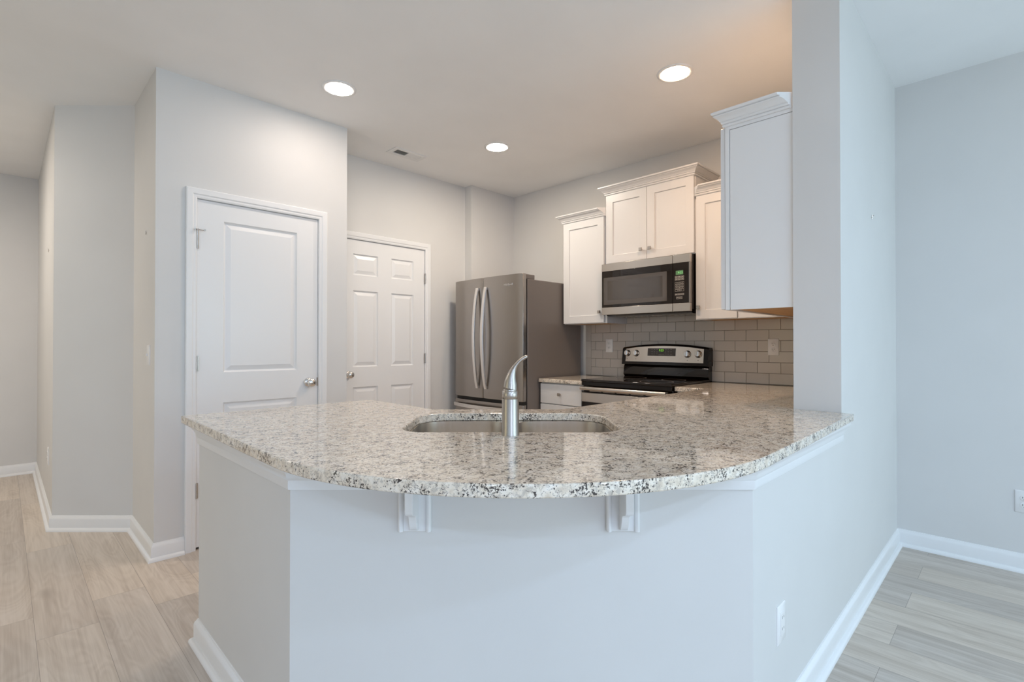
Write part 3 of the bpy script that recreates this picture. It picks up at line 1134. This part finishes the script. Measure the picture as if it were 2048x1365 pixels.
# ------------------------------------------------------------------ microwave
mw = thing('microwave', (3.60, 2.0, 1.43), 'stainless over-the-range microwave under the white cabinet', 'microwave')
mf, ml, mr, mz0, mz1 = 3.405, 2.374, 1.630, 1.432, 1.838
MM = wall_frame((mf, 0, 0), '-X')         # u = -Y, w = out
bxo('case', (mf + 0.032, XR - 0.006, mr + 0.004, ml - 0.004, mz0 + 0.014, mz1 - 0.001), M_BLACK, mw, 0.003)
bm = B()
box(bm, -ml, -1.7635, 1.491, 1.7785, -0.030, 0.0, MM)
d = obj('door_glass', bm, M_GLASS, mw, 0.002)
bm = B()
panel_slab(bm, -2.356, -1.806, 1.512, 1.728, 0.0, 0.0012, [(-2.320, -1.840, 1.545, 1.700)], [(0.001, 0.0006)], MM)
obj('window_border', bm, M_WINB, d)
bm = B()
box(bm, -2.319, -1.841, 1.546, 1.699, 0.0006, 0.0011, MM)
obj('window', bm, M_WIN, d)
for nm, a, e in (('top_band', 1.779, mz1), ('bottom_band', mz0, 1.4905)):
    bm = B()
    box(bm, -ml, -1.7635, a, e, -0.030, 0.002, MM)
    obj(nm, bm, M_STEEL, mw, 0.0015)
    bm = B()
    box(bm, -1.7605, -mr, a, e, -0.030, 0.002, MM)
    obj(nm, bm, M_STEEL, mw, 0.0015)
bm = B()
box(bm, -1.7605, -mr - 0.008, 1.491, 1.7785, -0.030, 0.0, MM)
cp = obj('control_panel', bm, M_GLASS, mw, 0.002)
bm = B()
box(bm, -mr - 0.0079, -mr, 1.491, 1.7785, -0.030, 0.002, MM)
obj('side_strip', bm, M_SLATE, mw)
bm = B()
box(bm, -1.737, -1.681, 1.694, 1.724, 0.0, 0.0008, MM)
lcd = obj('display', bm, M_LCD, cp)
text_mesh('digits', '9:23', 0.021, MM @ Matrix.Translation((-1.702, 1.708, 0.0012)), M_LCDT, lcd)
bm = B()


def outline(bm, u0, u1, v0, v1, th, M, w0, w1):
    box(bm, u0, u1, v0, v0 + th, w0, w1, M)
    box(bm, u0, u1, v1 - th, v1, w0, w1, M)
    box(bm, u0, u0 + th, v0 + th, v1 - th, w0, w1, M)
    box(bm, u1 - th, u1, v0 + th, v1 - th, w0, w1, M)


for r in range(2):
    for cidx in range(3):
        u, v = -1.743 + cidx * 0.0235, 1.672 - r * 0.017
        outline(bm, u, u + 0.0205, v, v + 0.0135, 0.0014, MM, 0.0, 0.0006)
        box(bm, u + 0.005, u + 0.015, v + 0.0045, v + 0.009, 0.0, 0.0006, MM)
for r in range(4):
    for cidx in range(3):
        u, v = -1.743 + cidx * 0.0235, 1.628 - r * 0.0175
        outline(bm, u, u + 0.0205, v, v + 0.0145, 0.0011, MM, 0.0, 0.0006)
for cidx in range(3):
    u = -1.743 + cidx * 0.0235
    outline(bm, u, u + 0.0205, 1.548, 1.560, 0.0014, MM, 0.0, 0.0006)
    box(bm, u + 0.004, u + 0.016, 1.5525, 1.5555, 0.0, 0.0006, MM)
for u0, u1 in ((-1.733, -1.710), (-1.706, -1.688)):
    outline(bm, u0, u1, 1.521, 1.537, 0.0014, MM, 0.0, 0.0006)
    box(bm, u0 + 0.005, u1 - 0.005, 1.527, 1.531, 0.0, 0.0006, MM)
obj('keypad', bm, M_BTN, cp, weld=False)
kp = '1 2 3\n4 5 6\n7 8 9\n* 0 #'
for r, row in enumerate(('123', '456', '789', ' 0 ')):
    for cidx, ch in enumerate(row):
        if ch != ' ':
            text_mesh('digits', ch, 0.012, MM @ Matrix.Translation((-1.743 + cidx * 0.0235 + 0.0102, 1.6353 - r * 0.0175, 0.0004)), M_BTN, cp, 0.0002)
bm = B()
prism(bm, [(mf + 0.032, 0), (mf + 0.040, -0.018), (mf + 0.075, -0.027), (XR - 0.03, -0.027), (XR - 0.01, -0.018), (XR - 0.01, 0)], -(ml - 0.02), -(mr + 0.012),
      Matrix(((1, 0, 0, 0), (0, 0, -1, 0), (0, 1, 0, mz0 + 0.0138), (0, 0, 0, 1))))
obj('underside', bm, M_BLACK, mw)
bm = B()
for k in range(14):
    y = mr + 0.06 + k * 0.048
    box(bm, mf + 0.12, mf + 0.26, y, y + 0.022, mz0 - 0.0145, mz0 - 0.0130)
obj('grease_filter', bm, M_STEEL, mw)

# ------------------------------------------------------------------ range
rg = thing('range', (3.45, 2.0, 0), 'black and stainless electric range with glass cooktop and rear controls', 'range')
ry0, ry1, rf = 1.628, 2.372, 3.130
bxo('body', (rf + 0.030, 3.735, ry0 + 0.004, ry1 - 0.004, 0.03, 0.912), M_BLACK, rg, 0.002)
bm = B()
box(bm, rf - 0.004, 3.722, ry0, ry1, 0.9125, 0.9315)
ck = obj('cooktop', bm, M_GLASS, rg, 0.005, 3)
for bx_, by_, br_ in ((3.28, 1.82, 0.115), (3.28, 2.18, 0.085), (3.53, 1.82, 0.085), (3.53, 2.18, 0.115)):
    bm = B()
    lathe(bm, [(br_ - 0.002, 0.9316), (br_, 0.9318), (br_ + 0.002, 0.9316)], Matrix.Translation((bx_, by_, 0)), 40, False, False)
    obj('burner_ring', bm, M_PRINT, ck)
bxo('front_rail', (rf, rf + 0.030, ry0 + 0.002, ry1 - 0.002, 0.884, 0.9122), M_BLACK, rg, 0.003)
MRG = wall_frame((rf, 0, 0), '-X')
bm = B()
box(bm, -ry1 + 0.004, -ry0 - 0.004, 0.240, 0.8365, -0.0295, 0.0, MRG)
od = obj('oven_door', bm, M_BLACK, rg, 0.003)
bm = B()
box(bm, -ry1 + 0.004, -ry0 - 0.004, 0.761, 0.829, 0.0, 0.003, MRG)
obj('door_band', bm, M_STEEL, od, 0.001)
bm = B()
box(bm, -ry1 + 0.004, -ry0 - 0.004, 0.245, 0.30, 0.0, 0.003, MRG)
obj('door_band', bm, M_STEEL, od, 0.001)
bm = B()
box(bm, -2.25, -1.75, 0.36, 0.72, 0.0, 0.0015, MRG)
obj('window', bm, M_WIN, od)
bm = B()
pts = [(3.078 + 0.010 * (abs(k - 6) / 6) ** 2, 2.350 - 0.700 * k / 12, 0.8665) for k in range(13)]
tube(bm, pts, 0.010, 0.0135, n=16)
for y in (2.335, 1.665):
    box(bm, 3.083, rf - 0.0005, y - 0.012, y + 0.012, 0.856, 0.877)
obj('handle', bm, M_STEEL, od, smooth=50)
bm = B()
for k in range(5):
    y = 1.72 + k * 0.118
    box(bm, rf - 0.001, rf + 0.028, y, y + 0.10, 0.8405, 0.8465)
obj('vent_slot', bm, M_PRINT, od)
bm = B()
box(bm, -ry1 + 0.004, -ry0 - 0.004, 0.045, 0.232, -0.0295, 0.0, MRG)
obj('storage_drawer', bm, M_STEEL, rg, 0.003)
# backguard
bm = B()
prism(bm, [(3.722, 0.9318), (3.706, 0.948), (3.712, 1.010), (3.724, 1.030), (3.772, 1.030), (3.772, 0.9)], -(ry1 - 0.006), -(ry0 + 0.006), Matrix(((1, 0, 0, 0), (0, 0, -1, 0), (0, 1, 0, 0), (0, 0, 0, 1))))
obj('backguard_base', bm, M_GLASS, rg, 0.002)
# control housing: tilted face, arched top
arc = [(y, 1.170 + 0.030 * (1 - ((y - 2.0) / 0.375) ** 2)) for y in [ry0 + (ry1 - ry0) * k / 20 for k in range(21)]]


def bg_x(z):
    return 3.690 + (z - 1.04) * 0.13


bm = B()
rings = []
for y, zt in arc:
    e = min(1, (0.375 - abs(y - 2.0)) / 0.02)
    rings.append([Vector((bg_x(1.030), y, 1.030)), Vector((bg_x(zt - 0.012), y, zt - 0.012)), Vector((bg_x(zt) + 0.012, y, zt)), Vector((3.765, y, zt)), Vector((3.776, y, zt - 0.02)), Vector((3.776, y, 1.030))])
rings_loft(bm, rings)
hs = obj('control_housing', bm, M_BLACK, rg, 0.003)
bm = B()
rings = []
for y, zt in arc[1:-1]:
    rings.append([Vector((bg_x(1.055) - 0.003, y, 1.055)), Vector((bg_x(zt - 0.016) - 0.003, y, zt - 0.016)), Vector((bg_x(zt - 0.016), y, zt - 0.016)), Vector((bg_x(1.055), y, 1.055))])
rings_loft(bm, rings)
fp = obj('control_panel', bm, M_STEEL, rg, 0.0006)
tilt = math.atan(0.13)
MC = Matrix.Translation((bg_x(1.12) - 0.003, 0, 1.12)) @ Matrix.Rotation(tilt, 4, 'Y') @ wall_frame((0, 0, 0), '-X')     # u=-Y, v up the panel from z=1.12
bm = B()
box(bm, -2.132, -1.890, -0.016, 0.045, 0.0, 0.0012, MC)
dp = obj('display', bm, M_PANELGLASS, fp)
text_mesh('digits', '9:23', 0.024, MC @ Matrix.Translation((-2.012, 0.028, 0.0016)), M_GREEN, dp)
bm = B()
box(bm, -2.040, -1.985, 0.012, 0.043, 0.0012, 0.0014, MC)
obj('digit_window', bm, M_GLASS, dp)
rnd = random.Random(3)
for sgn in (-1, 1):
    bm = B()
    for k in range(9):
        u = sgn * (0.038 + 0.022 * (k % 3)) - 0.005
        v = 0.034 - 0.018 * (k // 3) + rnd.uniform(-0.001, 0.001)
        box(bm, -2.011 + u, -2.011 + u + rnd.uniform(0.007, 0.013), v, v + 0.0026, 0.0012, 0.0016, MC)
    obj('touch_key_print', bm, M_PRINT, dp, weld=False)
bm = B()
for k in range(5):
    u = -2.036 + k * 0.0105
    outline(bm, u, u + 0.0085, -0.010, -0.001, 0.0010, MC, 0.0012, 0.0016)
obj('number_key_print', bm, M_PRINT, dp, weld=False)
for y, zz in ((2.320, 1.124), (2.238, 1.124), (1.792, 1.121), (1.706, 1.122)):
    bm = B()
    Mk = MC @ Matrix.Translation((-y, zz - 1.12, 0))
    lathe(bm, [(0.0265, 0), (0.0265, 0.003), (0.0235, 0.006), (0.0215, 0.020), (0.019, 0.023)], Mk, 32)
    kb = obj('burner_knob', bm, M_CHROME, fp, smooth=35)
    bm = B()
    box(bm, -0.0045, 0.0045, -0.0205, 0.0205, 0.0225, 0.029, Mk)
    obj('knob_grip', bm, M_CHROME, kb, 0.001)
    bm = B()
    lathe(bm, [(0.0262, 0.0), (0.0282, 0.0), (0.0282, 0.0012), (0.0262, 0.0012)], Mk, 32, False, False)
    obj('knob_ring', bm, M_BLACK, kb)
    bm = B()
    for k in range(9):
        a = math.radians(-60 + k * 37.5)
        u, v = 0.035 * math.sin(a), 0.003 + 0.035 * math.cos(a)
        box(bm, u - 0.0013, u + 0.0013, v - 0.0009, v + 0.0009, 0.0, 0.0005, Mk)
    box(bm, -0.003, 0.003, -0.050, -0.045, 0.0, 0.0005, Mk)
    obj('dial_print', bm, M_PRINT, kb, weld=False)

# ------------------------------------------------------------------ refrigerator
fr = thing('refrigerator', (3.35, 3.27, 0), 'dark stainless French-door refrigerator with two curved handles', 'refrigerator')
fy0, fy1 = 2.838, 3.706
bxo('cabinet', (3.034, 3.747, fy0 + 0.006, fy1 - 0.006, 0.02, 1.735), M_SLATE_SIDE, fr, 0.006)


def bulge(y):
    q = (y - (fy0 + fy1) / 2) / ((fy1 - fy0) / 2)
    return 2.966 - 0.022 * (1 - q * q)


def door_prism(a, e, z0, z1, name):
    ys = [a + (e - a) * k / 12 for k in range(13)]
    poly = [(3.014, a + 0.003)] + [(bulge(y) + (0.007 if k in (0, 12) else 0), y) for k, y in enumerate(ys)] + [(3.014, e - 0.003)]
    bm = B()
    prism(bm, poly, z0, z1)
    return obj(name, bm, M_SLATE, fr, 0.003)


ysplit = 3.297
dr = door_prism(fy0, ysplit - 0.002, 0.728, 1.775, 'door')
dl = door_prism(ysplit + 0.002, fy1, 0.728, 1.775, 'door')
dw = door_prism(fy0, fy1, 0.06, 0.700, 'freezer_drawer')
bm = B()
box(bm, 2.985, 3.010, fy0 + 0.012, fy1 - 0.012, 0.700, 0.728)
obj('door_gap', bm, M_DARK, fr)
bxo('gasket', (3.0142, 3.0338, fy0 + 0.016, fy1 - 0.016, 0.07, 1.730), M_DARK, fr)
for dd, y, sg in ((dl, 3.356, 1), (dr, 3.249, -1)):
    bm = B()
    pts, ws = [], []
    for k in range(17):
        q = k / 16
        pts.append((2.934 - 0.046 * math.sin(math.pi * q) ** 0.8, y, 0.812 + 0.878 * q))
    tube(bm, pts, 0.0145, 0.0075, square=True, up=Vector((1, 0, 0)))
    for z in (0.824, 1.678):
        box(bm, 2.930, 2.951, y - 0.010, y + 0.010, z - 0.010, z + 0.010)
    obj('handle', bm, M_HANDLE, dd, 0.002)
bm = B()
pts = []
for k in range(17):
    q = k / 16
    y = 3.692 - (3.692 - 2.856) * q
    pts.append((bulge(y) - 0.014 - 0.040 * math.sin(math.pi * q) ** 0.8, y, 0.652))
tube(bm, pts, 0.007, 0.0155, square=True)
for y in (3.680, 2.868):
    box(bm, bulge(y) - 0.014, bulge(y) + 0.004, y - 0.010, y + 0.010, 0.640, 0.664)
obj('handle', bm, M_HANDLE, dw, 0.002)
for y0_, y1_ in ((fy0 + 0.008, fy0 + 0.06), (fy1 - 0.06, fy1 - 0.008)):
    bm = B()
    prism(bm, [(3.0150, y0_), (3.120, y0_), (3.140, (y0_ + y1_) / 2), (3.120, y1_), (3.0150, y1_)], 1.7355, 1.7735)
    obj('hinge_cover', bm, M_SLATE_SIDE, fr, 0.004)
yl_ = 2.990
bxl = bulge(yl_)
Ml = wall_frame((bxl - 0.0008, 0, 0), '-X')     # the raised letters sit in the bulged face
text_mesh('logo', 'Whirlpool', 0.024, Ml @ Matrix.Translation((-yl_, 1.692, 0)), M_HANDLE, dr, 0.0032)
bm = B()
box(bm, 3.03, 3.06, fy0 + 0.02, fy1 - 0.02, 0.0, 0.06)
for y in (fy0 + 0.05, fy1 - 0.05):
    lathe(bm, [(0.02, 0.0), (0.02, 0.03)], Matrix.Translation((3.6, y, 0)), 12)
obj('foot_grille', bm, M_DARK, fr)
